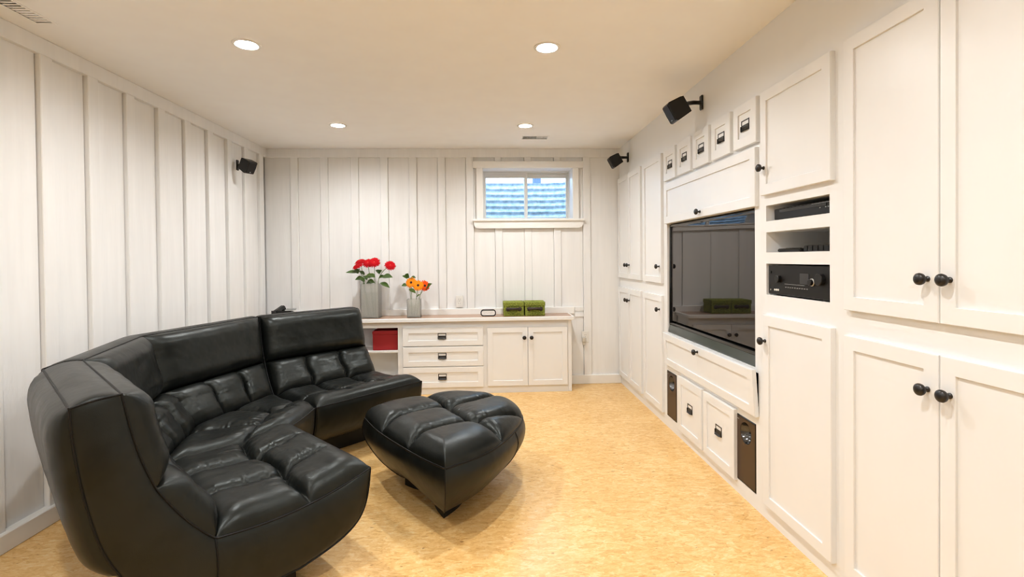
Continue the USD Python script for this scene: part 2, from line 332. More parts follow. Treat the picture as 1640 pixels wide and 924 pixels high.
# ------------------------------------------------------------------ cabinetry
def knob(par, pl, u, v, n0):
    pr = [(.0, .0), (.0085, .0), (.0085, .003), (.0055, .006), (.0055, .014), (.009, .017), (.0165, .020), (.0185, .026), (.0175, .031), (.012, .0355), (.006, .037), (0, .0375)]
    vv, ff = lathe(pr, 20); return part(par, 'knob', pl.put((vv + [u, v, n0], ff)), 'dark_bronze', 40, 'dark bronze round knob')
def cup_pull(par, pl, u, v, n0):
    W, H = .078, .056
    fr = ring(W, .031, [(0, 0), (0, .004), (.001, .005), (.006, .005), (.0065, .002), (.0065, 0)], u, v+H/2-.0155)
    # cup: half-dome shell in the lower half
    a = np.linspace(0, PI/2, 8); bse = np.linspace(0, 1, 15)
    P = np.zeros((8, 15, 3))
    for i, t in enumerate(a):
        P[i, :, 0] = u - W/2 + W*bse; P[i, :, 1] = v + H/2-.029 - .026*np.sin(t)*1.0; P[i, :, 2] = n0*0 + .005 + .013*(1-np.cos(t))*np.minimum(1, 5*np.minimum(bse, 1-bse))**.5
    fr = (fr[0] + [0, 0, n0], fr[1]); g = grid(P + [0, 0, n0]); g2 = grid(P*[1, 1, 1] + [0, -.002, n0-.003], True)
    sides = cat(slab(.004, .027, n0, n0+.010, u-W/2+.002, v-.0145), slab(.004, .027, n0, n0+.010, u+W/2-.002, v-.0145), slab(W, .003, n0, n0+.006, u, v-.001), slab(W-.004, .025, n0, n0+.005, u, v-.0145))
    t = part(par, 'pull', pl.put(cat(fr, g, g2, sides)), 'dark_bronze', 30, 'dark bronze cup pull with label window')
    return t
def label_card(par, pl, u, v, n0): part(par, 'label_card', pl.put(slab(.065, .019, n0, n0+.002, u, v+.0125, 0)), 'label_paper', False, 'white paper label')
def shaker(par, pl, u0, u1, v0, v1, n0=0, th=.022, stile=.05, name='door', mt='cabinet_paint'):
    W, H, c, d = u1-u0, v1-v0, (u0+u1)/2, (v0+v1)/2
    st = min(stile, .3*W, .33*H)
    pr = [(0, n0), (0, n0+th-.004), (.0015, n0+th-.001), (.004, n0+th), (st-.001, n0+th), (st, n0+th-.001), (st, n0+.006), (st, n0)]
    dr = part(par, name, pl.put(ring(W, H, pr, c, d)), mt, 25)
    part(dr, 'panel', pl.put(slab(W-2*st+.004, H-2*st+.004, n0+.002, n0+th-.008, c, d, 0)), mt, False)
    return dr
PR = Plane((XR, 0, 0), (0, -1, 0), (-1, 0, 0))     # u = -Y on the right wall
def frame_plate(par, y0, y1, z0, z1, holes=(), depth=.03):
    return part(par, 'face_frame', PR.put(plate((-y1, z0, -y0, z1), [(-b, c, -a, d) for a, b, c, d in holes], -depth, 0)), 'cabinet_paint', False)
def carcass(par, y0, y1, z0, z1, x1=XR+.60, t=.016, mt='cabinet_paint', name='carcass', back=True):
    x0 = XR+.03
    ms = [box(x0, x1, y0, y0+t, z0, z1, 0), box(x0, x1, y1-t, y1, z0, z1, 0), box(x0, x1, y0+t, y1-t, z0, z0+t, 0), box(x0, x1, y0+t, y1-t, z1-t, z1, 0)]
    if back: ms.append(box(x1-t, x1, y0+t, y1-t, z0+t, z1-t, 0))
    return part(par, name, cat(*ms), mt, False)
def rdoor(par, y0, y1, z0, z1, ky=None, kz=None, name='door', **kw):
    d = shaker(par, PR, -y1, -y0, z0, z1, name=name, **kw)
    if ky is not None: knob(d, PR, -ky, kz, .022)
    return d
LOW, HIGH = (.088, .975), (1.068, 2.052)
def cabinet(label, y0, y1, upper, doors):
    z0, z1 = (1.02, UT) if upper else (0, 1.02)
    a, b = HIGH if upper else LOW
    c = thing('built_in_cabinet', label, 'cabinet', (XR, (y0+y1)/2, z0))
    frame_plate(c, y0, y1, z0, z1); carcass(c, y0+.003, y1-.003, z0+.003, z1-.003)
    for d0, d1, ky in doors: rdoor(c, d0, d1, a, b, ky, 1.196 if upper else .867)
    return c
cabinet('white two-door upper cabinet in the far corner beside the back wall', 4.205, 4.985, True, [(4.615, 4.975, 4.65), (4.245, 4.610, 4.575)])
cabinet('white two-door floor cabinet in the far corner beside the back wall', 4.205, 4.985, False, [(4.615, 4.975, 4.65), (4.245, 4.610, 4.575)])
cabinet('narrow white single-door upper cabinet between corner cabinets and television', 3.685, 4.205, True, [(3.722, 4.165, 3.762)])
cabinet('narrow white single-door floor cabinet between corner cabinets and television', 3.685, 4.205, False, [(3.722, 4.165, 3.762)])
cabinet('tall white upper cabinet nearest the camera, two doors with knobs at the middle', .98, 1.81, True, [(1.390, 1.778, 1.424), (.992, 1.386, 1.352)])
cabinet('tall white floor cabinet nearest the camera, two doors with knobs at the middle', .98, 1.81, False, [(1.390, 1.778, 1.424), (.992, 1.386, 1.352)])
# component column
SL = [(1.433, 1.507), (1.285, 1.381), (1.085, 1.232)]
cc = thing('component_cabinet', 'narrow white cabinet with three open electronics slots between two doors', 'cabinet', (XR, 2.08, 0))
frame_plate(cc, 1.81, 2.355, 0, UT, [(1.882, 2.326, a, b) for a, b in SL])
for a, b in SL:
    x1 = XR+.42; t = .014
    part(cc, 'slot_lining', cat(box(XR+.03, x1, 1.882-t, 1.882, a-t, b+t, 0), box(XR+.03, x1, 2.326, 2.326+t, a-t, b+t, 0), box(XR+.03, x1, 1.882, 2.326, a-t, a, 0), box(XR+.03, x1, 1.882, 2.326, b, b+t, 0), box(x1, x1+t, 1.882-t, 2.326+t, a-t, b+t, 0)), 'cabinet_paint', False)
rdoor(cc, 1.848, 2.340, 1.556, 2.046, 2.306, 1.684); rdoor(cc, 1.848, 2.325, .082, .990, 2.300, .867)
# media cabinet around the television
TV = (2.428, 3.650, .712, 1.511)
SP = [(2.423, 2.621, .076, .429), (3.476, 3.667, .086, .426)]
FG = (2.40, 3.655, .50, .69)
mc = thing('media_cabinet', 'white built-in media cabinet framing the television with small drawers above', 'cabinet', (XR, 3.02, 0))
frame_plate(mc, 2.355, 3.685, 0, UT, [TV, *SP, FG])
carcass(mc, TV[0]-.016, TV[1]+.016, TV[2]-.016, TV[3]+.016, XR+.40, name='television_niche')
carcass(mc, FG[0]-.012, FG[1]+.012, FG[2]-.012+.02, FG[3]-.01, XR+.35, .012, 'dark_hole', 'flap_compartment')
for k in range(5):
    yc = 2.489 + .2635*k
    d = rdoor(mc, yc-.113, yc+.113, 1.825, 2.047, name='small_drawer'); 
    p = cup_pull(d, PR, -yc, 1.935, .011); label_card(d, PR, -yc, 1.935, .011)
d = rdoor(mc, 2.388, 3.655, 1.512, 1.802, 3.02, 1.545, name='lift_up_door')
# drop-down flap, open a crack at its top
tilt = Plane((XR-.001, 0, .474), (0, -1, 0), (-1, 0, 0)); tilt.v = np.array([-math.sin(.065), 0, math.cos(.065)]); tilt.n = np.array([-math.cos(.065), 0, -math.sin(.065)])
d = shaker(mc, tilt, -3.655, -2.394, 0, .236, name='drop_down_door'); knob(d, tilt, -3.035, .205, .022)
for a, b in ((3.022, 3.400), (2.610, 2.995)):
    d = rdoor(mc, a, b, .068, .446, name='drawer'); cup_pull(d, PR, -(a+b)/2, .268, .011); label_card(d, PR, -(a+b)/2, .268, .011)

# ------------------------------------------------------------------ television and electronics
PT = Plane((XR, 0, 1.1), (0, -1, 0), (-math.cos(.0095), 0, math.sin(.0095))); PT.v = np.array([math.sin(.0095), 0, math.cos(.0095)]); PT.o = np.array([XR, 0, 1.11]) - 1.11*PT.v
tv = thing('television', 'large black flat television recessed in the white cabinet', 'television', (XR+.06, 3.03, TV[2]+.001))
y0, y1 = TV[0]+.004, TV[1]-.004; n0 = -.012
W, c = y1-y0, -(y0+y1)/2
part(tv, 'bezel', PT.put(ring(W, .735, [(0, n0-.05), (0, n0-.004), (.004, n0), (.012, n0), (.018, n0-.006), (.018, n0-.02), (.018, n0-.05)], c, .768+.735/2)), 'gloss_black')
zs_ = np.linspace(.800, 1.490, 70); sl_ = -.0055 + .062*np.clip((zs_-1.41)/.08, 0, 1)**1.2     # the glass leans back a little more along its top edge
dp_ = -np.concatenate([[0], np.cumsum(.5*(sl_[1:]+sl_[:-1])*np.diff(zs_))]); dp_ -= dp_.max()
Pf_ = np.stack([np.stack([np.full(70, c-W/2+.017+(W-.034)*i), zs_, n0-.008+dp_], 1) for i in (0, 1)]); Pb_ = Pf_ - [0, 0, .02]
part(tv, 'screen', PT.put(cat(grid(Pf_, True), grid(Pb_), grid(np.stack([Pf_[0], Pb_[0]]), False), grid(np.stack([Pf_[1], Pb_[1]]), True))), 'screen', 20)
part(tv, 'back_housing', PT.put(slab(W-.06, .66, n0-.11, n0-.03, c, 1.135, .01)), 'black_plastic')
P = np.array([[(c-W/2+W*i, z, n) for i in (0, 1)] for z, n in ((.7685, n0-.010), (.766, n0-.002), (.745, n0+.002), (.722, n0+.008), (.7135, n0+.008), (.7135, n0-.06), (.7685, n0-.06), (.7685, n0-.010))])
part(tv, 'lower_trim', PR.put(cat(grid(P, True), slab(.003, .05, n0-.058, n0, c-W/2+.0015, .741, 0), slab(.003, .05, n0-.058, n0, c+W/2-.0015, .741, 0))), 'tv_ledge', 20)
part(tv, 'stand_foot', PR.put(slab(.5, .002, n0-.2, n0-.06, c, .7135, 0)), 'black_plastic', False)
# receiver
rc = thing('av_receiver', 'black stereo receiver with knobs in the lowest open slot', 'receiver', (XR+.01, 2.10, SL[2][0]))
ra, rb, rz = 1.884, 2.312, SL[2][0]
part(rc, 'body', box(XR+.012, XR+.36, ra+.004, rb-.004, rz+.008, rz+.138, .002), 'black_plastic')
part(rc, 'front_panel', box(XR+.002, XR+.014, ra, rb, rz+.006, rz+.140, .003), 'black_matte')
for yy in (ra+.05, rb-.05): part(rc, 'foot', PR.put(xf(lathe([(0, 0), (.018, 0), (.018, .008), (0, .008)], 16), rot((1, 0, 0), -90), (-yy, rz+.0, -.03))), 'black_plastic')
def disc(u, v, n, r, h, k=24, e=.002): return xf(lathe([(0, 0), (r, 0), (r, h-e), (r-e, h), (0, h)], k), None, (u, v, n))
F0 = -.002
part(rc, 'display_window', PR.put(slab(.060, .045, F0, F0+.001, -2.042, 1.170, 0)), 'gloss_black', False)
part(rc, 'volume_knob', PR.put(disc(-1.932, 1.172, F0, .024, .018, 32)), 'black_plastic')
part(rc, 'selector_knob', PR.put(disc(-1.992, 1.158, F0, .013, .014)), 'black_plastic')
part(rc, 'selector_ring', PR.put(disc(-1.992, 1.158, F0, .0165, .004)), 'grey_metal', 30, 'silver ring around the small knob')
part(rc, 'input_knob', PR.put(disc(-2.222, 1.163, F0, .017, .016)), 'black_plastic')
part(rc, 'trim_line', PR.put(slab(.14, .002, F0, F0+.002, -2.11, 1.142, 0)), 'grey_metal', False)
for i in range(10): part(rc, 'button', PR.put(slab(.008, .004, F0, F0+.003, -2.17+.0165*i, 1.128, .0005)), 'grey_metal', False)
for i in range(3): part(rc, 'jack', PR.put(disc(-2.258+.014*i, 1.112, F0, .005, .002, 14, .0005)), 'label_paper')
part(rc, 'power_button', PR.put(slab(.012, .012, F0, F0+.003, -2.292, 1.193, .001)), 'black_plastic')
part(rc, 'indicator', PR.put(slab(.004, .006, F0, F0+.001, -2.292, 1.111, 0)), 'label_paper', False)
# disc player
dv = thing('disc_player', 'slim black disc player in the top open slot', 'disc player', (XR+.03, 2.09, SL[0][0]))
dz = SL[0][0]
part(dv, 'body', box(XR+.034, XR+.34, 1.888, 2.292, dz+.006, dz+.052, .002), 'black_plastic')
part(dv, 'front_panel', box(XR+.022, XR+.036, 1.885, 2.296, dz+.004, dz+.054, .003), 'black_matte')
part(dv, 'disc_tray', box(XR+.019, XR+.024, 1.93, 2.25, dz+.036, dz+.047, .001), 'gloss_black')
part(dv, 'trim_line', box(XR+.019, XR+.0225, 1.89, 2.02, dz+.048, dz+.0495, 0), 'grey_metal', False)
for yy in (1.915, 1.93, 1.965): part(dv, 'button', box(XR+.019, XR+.023, yy, yy+.006, dz+.028, dz+.032, .0005), 'grey_metal')
part(dv, 'foot', box(XR+.05, XR+.08, 1.91, 1.94, dz, dz+.007, .001), 'black_plastic'); part(dv, 'foot', box(XR+.05, XR+.08, 2.24, 2.27, dz, dz+.007, .001), 'black_plastic')
# small boxes in the middle slot
mz = SL[1][0]
b1 = thing('remote_control', 'flat dark remote control lying in the middle open slot', 'remote control', (XR+.12, 2.10, mz))
part(b1, 'body', xf(box(-.024, .024, -.075, .075, 0, .017, .006), rot((0, 0, 1), 6), (XR+.055, 2.205, mz)), 'black_plastic')
for i in range(5): part(b1, 'button', xf(box(-.006, .006, -.05+.02*i, -.04+.02*i, .016, .019, .001), rot((0, 0, 1), 6), (XR+.055, 2.205, mz)), 'black_matte')
b2 = thing('network_box', 'small black box at the near end of the middle slot', 'box', (XR+.12, 1.95, mz))
part(b2, 'body', box(XR+.035, XR+.20, 1.89, 2.10, mz, mz+.029, .004), 'black_plastic')
for i in range(6): part(b2, 'vent_rib', box(XR+.032, XR+.0355, 1.90+.034*i, 1.918+.034*i, mz+.004, mz+.025, .001), 'black_matte')

# built-in tower speakers
for k, (a, b, c0, c1) in enumerate(SP):
    s = thing('tower_speaker', ['dark brown speaker with silver cone beside the near bottom drawer, set flush in the cabinet', 'narrow-looking dark speaker set flush beside the farther bottom drawer'][k], 'speaker', (XR+.1, (a+b)/2, c0))
    a, b, c0, c1 = a+.002, b-.002, c0+.001, c1-.002; yc, zc = (a+b)/2, c1-.078; r = .0565
    fp = sbox(-b+.006, c0+.006, -a-.006, c1-.006).difference(circle(-yc, zc, r, 40))
    m = trimesh.creation.extrude_polygon(fp, .014, engine='earcut')
    part(s, 'baffle', PR.put((np.array(m.vertices)+[0, 0, -.012], m.faces)), 'walnut_cabinet', 20)
    part(s, 'edge_frame', PR.put(ring(b-a, c1-c0, [(0, -.03), (0, -.001), (.003, .002), (.008, .002), (.010, -.004), (.010, -.03)], -yc, (c0+c1)/2)), 'black_plastic', 20)
    part(s, 'body', box(XR+.05, XR+.30, a, b, c0, c1, .003), 'black_plastic')
    part(s, 'cone', PR.put(xf(lathe([(0, -.046), (.018, -.044), (.036, -.034), (.049, -.016), (.055, .0), (.0565, .0), (.0565, -.018), (.036, -.040), (0, -.050)], 40), None, (-yc, zc, 0))), 'cone', 40, 'dark silver driver cone')
    part(s, 'badge', PR.put(slab(.018, .004, .001, .003, -b+.022, c1-.022, 0)), 'silver_plastic', False)

# ------------------------------------------------------------------ satellite speakers
def satellite(label, mount, centre, yawd, size=(.105, .095, .12)):
    """forward is local +x; yawd: heading; pitched down"""
    mount, centre = np.array(mount), np.array(centre)
    s = thing('wall_speaker', label, 'speaker', tuple(mount))
    R = rot((0, 0, 1), yawd) @ rot((0, 1, 0), 29)
    D, Wd, H = size
    prof = Polygon([(-D/2, -H*.42), (D/2-.01, -H/2), (D/2, -H/2+.006), (D/2+.003, 0), (D/2, H/2-.006), (D/2-.01, H/2), (-D/2+.02, H*.47), (-D/2, H*.42)])
    m = trimesh.creation.extrude_polygon(prof, Wd, engine='earcut'); v = np.array(m.vertices)
    bodyv = np.stack([v[:, 0], v[:, 2]-Wd/2, v[:, 1]], 1)
    part(s, 'body', xf((bodyv, np.array(m.faces)[:, ::-1]), R, centre), 'black_plastic', 30)
    part(s, 'grille', xf(box(D/2-.002, D/2+.006, -Wd/2+.006, Wd/2-.006, -H/2+.008, H/2-.008, .003), R, centre), 'black_matte')
    part(s, 'badge', xf(box(D/2+.005, D/2+.008, -.006, .006, -H/2+.016, -H/2+.022, 0), R, centre), 'silver_plastic', False)
    sg = 1 if mount[0] < 0 else -1
    part(s, 'wall_plate', box(mount[0], mount[0]+sg*.012, mount[1]-.018, mount[1]+.018, mount[2]-.045, mount[2]+.045, .005), 'black_plastic')
    back = centre + R @ np.array([-D/2+.004, 0, .012])
    e = mount + [sg*.06, 0, 0]
    part(s, 'arm', tube([mount + [sg*.008, 0, 0], mount+[sg*.03, 0, 0], e, e*.5+back*.5+[0, 0, -.0], back], [.013, .012, .013, .013, .012], 12), 'black_plastic', 40)
    return s
satellite('black satellite speaker on a bracket high on the left wall', (-2.148, 4.40, 2.092), (-2.030, 4.34, 2.075), -25, (.095, .085, .11))
satellite('black satellite speaker above the small drawers on the right wall', (XR, 3.03, 2.216), (1.140, 2.96, 2.150), 180)
satellite('black satellite speaker near the back corner above the corner cabinets', (XR, 4.66, 2.208), (1.185, 4.60, 2.165), 180, (.095, .09, .11))

# ------------------------------------------------------------------ downlights and vents
proto = None
LBL = ['recessed ceiling downlight at the far left, over the sofa back', 'recessed ceiling downlight beside the slotted vent in front of the window', 'recessed ceiling downlight nearer the camera on the left', 'recessed ceiling downlight nearer the camera, over the open floor',
       'recessed ceiling downlight above the camera on the left', 'recessed ceiling downlight above the camera on the right', 'recessed ceiling downlight behind the camera on the left', 'recessed ceiling downlight behind the camera on the right']
for k, (x, y) in enumerate(DOWN):
    if proto is None:
        t = thing('downlight', LBL[k], 'ceiling light', (x, y, ZC), 'recessed downlights')
        off = np.array([x, y, ZC])
        part(t, 'trim_ring', xf(lathe([(.050, .004), (.050, -.002), (.054, -.005), (.066, -.004), (.070, 0), (.062, .001)], 40), None, off), 'white_plastic', 40)
        part(t, 'can', xf(lathe([(.052, .0), (.050, .05), (.046, .075), (0, .078), (0, .082), (.05, .080), (.056, .05), (.058, .0)], 32), None, off), 'white_plastic', 40)
        part(t, 'lens', xf(lathe([(0, .003), (.014, .004), (.026, .008), (.034, .015), (.034, .027), (0, .027)], 24), None, off), 'lamp_glow', 40, 'glowing lamp lens')
        part(t, 'reflector', xf(lathe([(.034, .0275), (.044, .045), (.044, .055), (0, .055), (0, .0275)], 24), None, off), 'grey_metal', 40)
        proto = t
    else:
        path = '/World/' + numbered('/World', 'downlight')
        x_ = UsdGeom.Xform.Define(stage, path); p = x_.GetPrim()
        p.GetReferences().AddInternalReference(proto.path); p.SetInstanceable(True)
        x_.ClearXformOpOrder(); x_.AddTranslateOp().Set(Gf.Vec3d(x, y, ZC))
        data(p, label=LBL[k], category='ceiling light', group='recessed downlights')
def vent(label, x0, x1, y0, y1, along_x):
    t = thing('ceiling_vent', label, 'vent', ((x0+x1)/2, (y0+y1)/2, ZC))
    pc = Plane(((x0+x1)/2, (y0+y1)/2, ZC), (1, 0, 0), (0, 0, -1)); pc.v = np.array([0, 1.0, 0])
    part(t, 'frame', pc.put(ring(x1-x0+.024, y1-y0+.024, [(0, 0), (0, .002), (.002, .003), (.011, .002), (.012, 0), (.012, -.010), (.011, -.010), (.011, 0)])), 'ceiling_paint')
    part(t, 'duct', cat(box(x0-.002, x1+.002, y0-.002, y1+.002, ZC+.040, ZC+.044, 0), box(x0-.004, x0-.001, y0, y1, ZC+.0125, ZC+.04, 0), box(x1+.001, x1+.004, y0, y1, ZC+.0125, ZC+.04, 0), box(x0, x1, y0-.004, y0-.001, ZC+.0125, ZC+.04, 0), box(x0, x1, y1+.001, y1+.004, ZC+.0125, ZC+.04, 0)), 'dark_hole', False)
    n = 17
    for i in range(n):
        if along_x:
            p = x0 + (x1-x0)*(i+.5)/n; part(t, 'slat', xf(box(-.0016, .0016, y0+.001-(y0+y1)/2, y1-.001-(y0+y1)/2, -.012, .0, .0005), rot((0, 1, 0), 6 if i < n/2 else -30), (p, (y0+y1)/2, ZC+.010)), 'ceiling_paint', False)
        else:
            p = y0 + (y1-y0)*(i+.5)/n; w_ = .0052 if i < n*.6 else .0072
            part(t, 'slat', box(x0+.0005, x1-.0005, p-w_, p+w_, ZC+.001, ZC+.004, .0006), 'ceiling_paint', False)

vent('slotted ceiling vent in front of the window', *VENTS[0], True)
vent('slotted ceiling vent at the upper left corner of the photo', *VENTS[1], False)

# ------------------------------------------------------------------ credenza along the back wall
CF, CT = 4.71, .718
PB = Plane((0, CF, 0), (1, 0, 0), (0, -1, 0))
CW = YB-.02
ct = thing('countertop', 'long wooden countertop with white front edge along the back wall', 'countertop', (-.65, 4.8, .685))
part(ct, 'top', box(-2.125, .785, CF-.030, CW, .686, CT, .002), 'counter_wood')
part(ct, 'front_edge', box(-2.125, .800, CF-.046, CF-.030, .684, CT+.001, .004), 'cabinet_paint')
part(ct, 'end_edge', box(.785, .800, CF-.030, CW, .684, CT+.001, .003), 'cabinet_paint')
part(ct, 'backsplash', box(-2.14, .855, CW-.004, YB-.0, CT-.01, .776, .003), 'trim_paint')
def unit(label, x0, x1, name='base_cabinet', open_front=None):
    c = thing(name, label, 'cabinet', ((x0+x1)/2, 4.84, 0)); return c
# open shelf
sh = unit('open white shelf unit under the countertop, holding a red box', -1.62, -.812, 'open_shelf')
part(sh, 'side_panel', box(-1.62, -1.60, CF, CW, 0, .685, .001), 'cabinet_paint'); part(sh, 'side_panel', box(-.856, -.812, CF, CW, 0, .685, .001), 'cabinet_paint')
part(sh, 'shelf', box(-1.60, -.856, CF+.002, CW, .398, .417, .002), 'cabinet_paint'); part(sh, 'bottom', box(-1.60, -.856, CF+.002, CW, .0, .06, .002), 'cabinet_paint')
part(sh, 'top_rail', box(-1.60, -.856, CF, CF+.02, .630, .685, .001), 'cabinet_paint'); part(sh, 'back_panel', box(-1.60, -.856, CW-.012, CW, .06, .685, 0), 'cabinet_paint')
dc = unit('white cabinet of three wide drawers under the countertop', -.812, -.030, 'drawer_cabinet')
part(dc, 'face_frame', PB.put(plate((-.812, 0, -.030, .685), [], -.02, 0)), 'cabinet_paint', False); part(dc, 'body', box(-.811, -.031, CF+.02, CW, 0, .685, 0), 'cabinet_paint', False)
for z0, z1 in ((.456, .630), (.264, .449), (.064, .258)):
    d = shaker(dc, PB, -.808, -.058, z0, z1, stile=.052, name='drawer'); zc = (z0+z1)/2+.005
    cup_pull(d, PB, -.443, zc, .011); label_card(d, PB, -.443, zc, .011)
dd = unit('white two-door base cabinet at the right end of the countertop', -.030, .780, 'base_cabinet')
part(dd, 'face_frame', PB.put(plate((-.030, 0, .745, .685), [], -.02, 0)), 'cabinet_paint', False); part(dd, 'body', box(-.029, .745, CF+.02, CW, 0, .685, 0), 'cabinet_paint', False)
part(dd, 'side_panel', box(.745, .780, CF-.004, CW, 0, .685, .002), 'cabinet_paint')
d = shaker(dd, PB, -.020, .3605, .068, .620); knob(d, PB, .328, .523, .022)
d = shaker(dd, PB, .3645, .737, .068, .620); knob(d, PB, .396, .523, .022)
# red box
rb_ = thing('storage_box', 'dark red box on the open shelf under the countertop', 'box', (-.98, 4.82, .417))
part(rb_, 'body', box(-1.095, -.862, 4.735, 4.95, .417, .565, .006), 'red_cloth'); part(rb_, 'lid', box(-1.098, -.859, 4.731, 4.953, .560, .600, .008), 'red_cloth')

# clock
ck = thing('desk_clock', 'small white digital clock with black rim on the countertop', 'clock', (-.008, 4.79, CT))
def stadium(w, h, n=14):
    r = h*.42; return Polygon([(sx*(w/2-r)+r*math.cos(a), sy*(h/2-r)+r*math.sin(a)) for sx, sy, a0 in ((1, 1, 0), (-1, 1, PI/2), (-1, -1, PI), (1, -1, 1.5*PI)) for a in np.linspace(a0, a0+PI/2, n)])
pk = Plane((-.008, 4.775, CT+.032), (1, 0, 0), (0, -1, 0))
m = trimesh.creation.extrude_polygon(stadium(.142, .060), .045, engine='earcut'); part(ck, 'case', pk.put((np.array(m.vertices)+[0, 0, -.045], m.faces)), 'black_plastic', 40)
m = trimesh.creation.extrude_polygon(stadium(.128, .046), .003, engine='earcut'); part(ck, 'face', pk.put((np.array(m.vertices)+[0, 0, -.001], m.faces)), 'white_plastic', 40)
m = trimesh.creation.extrude_polygon(stadium(.146, .064).difference(stadium(.131, .049)), .012, engine='earcut'); part(ck, 'rim', pk.put((np.array(m.vertices)+[0, 0, -.008], m.faces)), 'black_plastic', 40)
for u, h_, w_ in ((-.036, .012, .003), (-.022, .003, .008), (-.006, .010, .002), (.008, .003, .003), (.024, .012, .003), (.036, .004, .006)): part(ck, 'display_mark', pk.put(slab(w_, h_, .002, .0025, u, .003*math.sin(u*200), 0)), 'pale_mark', False)
part(ck, 'foot', box(-.05, .034, 4.785, 4.81, CT, CT+.006, .001), 'black_plastic')

# woven baskets
def weave(x0, x1, y0, y1, z0, z1):
    """box whose faces swell in an over-under weave"""
    out = []
    def face(o, u, v, nu, nv, w):
        n = np.cross(u, v)/np.linalg.norm(np.cross(u, v))
        a, b = np.meshgrid(np.linspace(0, 1, nu*5+1), np.linspace(0, 1, nv*5+1), indexing='ij')
        s = np.sin(a*nu*PI)*np.where(np.floor(b*nv) % 2 == 0, 1, -1)
        h = .0022*(np.abs(np.sin(b*nv*PI))**.5) + .0016*s*np.abs(np.sin(b*nv*PI))
        edge = np.minimum(1, 12*np.minimum(np.minimum(a, 1-a), np.minimum(b, 1-b)))
        return grid(np.asarray(o) + a[..., None]*u + b[..., None]*v + (h*edge)[..., None]*n, False)
    dx, dy, dz = np.array([x1-x0, 0, 0]), np.array([0, y1-y0, 0]), np.array([0, 0, z1-z0])
    nz = max(2, int(round((z1-z0)/.011)))
    out = [face((x0, y0, z0), dx, dz, 16, nz, 0), face((x1, y0, z0), dy, dz, 14, nz, 0), face((x1, y1, z0), -dx, dz, 16, nz, 0), face((x0, y1, z0), -dy, dz, 14, nz, 0),
           face((x0, y0, z1), dx, dy, 16, 12, 0), face((x0, y1, z0), dx, -dy, 4, 4, 0)]
    return cat(*out)
for k, x0 in enumerate((.138, .340)):
    x1 = x0+.195; zt = CT+.128
    b = thing('woven_basket', ['green woven lidded basket next to the clock', 'green woven lidded basket at the right, farther from the clock'][k], 'basket', ((x0+x1)/2, 4.83, CT), 'green woven baskets')
    part(b, 'body', weave(x0+.003, x1-.003, 4.745, 4.93, CT+.002, zt-.030), 'woven_green', 40); part(b, 'lid', weave(x0, x1, 4.740, 4.934, zt-.031, zt+.004), 'woven_green', 40)
    xc, zc = (x0+x1)/2, CT+.070
    hd = part(b, 'handle', tube([(xc-.055, 4.738, zc-.002), (xc-.035, 4.728, zc+.001), (xc, 4.724, zc+.002), (xc+.035, 4.728, zc+.001), (xc+.055, 4.738, zc-.002)], [.015, .013, .012, .013, .015], 10), 'brown_leather', 40, 'brown leather handle')
    for s in (-1, 1): part(hd, 'tab', xf(lathe([(0, 0), (.020, 0), (.020, .005), (.013, .009), (0, .007)], 16), rot((1, 0, 0), 90), (xc+s*.056, 4.744, zc-.003)), 'brown_leather', 40)

# telephone
ph = thing('desk_phone', 'black desk telephone on the countertop behind the sofa', 'telephone', (-1.93, 4.82, CT))
pp = Polygon([(-.08, 0), (.08, 0), (.08, .035), (.02, .062), (-.08, .085)])
m = trimesh.creation.extrude_polygon(pp, .19, engine='earcut'); v = np.array(m.vertices)
R = rot((0, 0, 1), 90+8)
def phput(vv): return xf(vv, rot((0, 0, 1), -6), (-1.93, 4.83, CT))
base = np.stack([v[:, 2]-.095, -v[:, 0]*1.0, v[:, 1]], 1)
part(ph, 'base', phput((base*[1, -1, 1], m.faces)), 'black_plastic', 30)
hs = cat(xf(box(-.092, -.042, -.095, .095, 0, .030, .011), rot((1, 0, 0), 14), (0, 0, .070)), xf(box(-.094, -.040, .045, .098, -.022, .012, .010), rot((1, 0, 0), 14), (0, 0, .072)), xf(box(-.094, -.040, -.098, -.050, -.020, .012, .010), rot((1, 0, 0), 14), (0, 0, .072)))
part(ph, 'handset', phput(hs), 'black_plastic', 40)
for i in range(4):
    for j in range(3): part(ph, 'key', phput(box(-.005+.026*j, .011+.026*j, -.055+.022*i, -.042+.022*i, .046+.006*i, .054+.006*i, .002)), 'grey_metal')
part(ph, 'display', phput(xf(box(-.02, .075, -.002, .024, 0, .006, .001), rot((1, 0, 0), 22), (0, .045, .078))), 'silver_plastic')
# outlets
def outlet(label, x, z, y=YB-.018, plug=False):
    o = thing('wall_outlet', label, 'outlet', (x, y, z))
    po = Plane((x, y, z), (1, 0, 0), (0, -1, 0))
    part(o, 'cover_plate', po.put(slab(.072, .116, -.002, .005, 0, 0, .002)), 'white_plastic')
    for s in (-1, 1):
        q = part(o, 'receptacle', po.put(slab(.034, .030, .004, .0065, 0, s*.020, .004)), 'white_plastic')
        for dx in (-.007, .007): part(q, 'slot', po.put(slab(.002, .009, .006, .0068, dx, s*.020+.002, 0)), 'dark_hole', False)
    part(o, 'screw', po.put(disc(0, 0, .004, .003, .0025, 12, .0005)), 'grey_metal')
    return o
outlet('white double wall outlet above the countertop near the small vase', -.292, .848)
outlet('white wall outlet to the right of the countertop cabinet, near the corner', .962, .472)
pg = thing('power_plug', 'small white plug in the outlet beside the countertop cabinet', 'plug', (.945, 4.95, .43))
part(pg, 'body', box(.926, .962, YB-.055, YB-.0255, .425, .470, .005), 'plug_plastic'); part(pg, 'prong_cover', box(.934, .954, YB-.048, YB-.032, .395, .427, .004), 'plug_plastic')

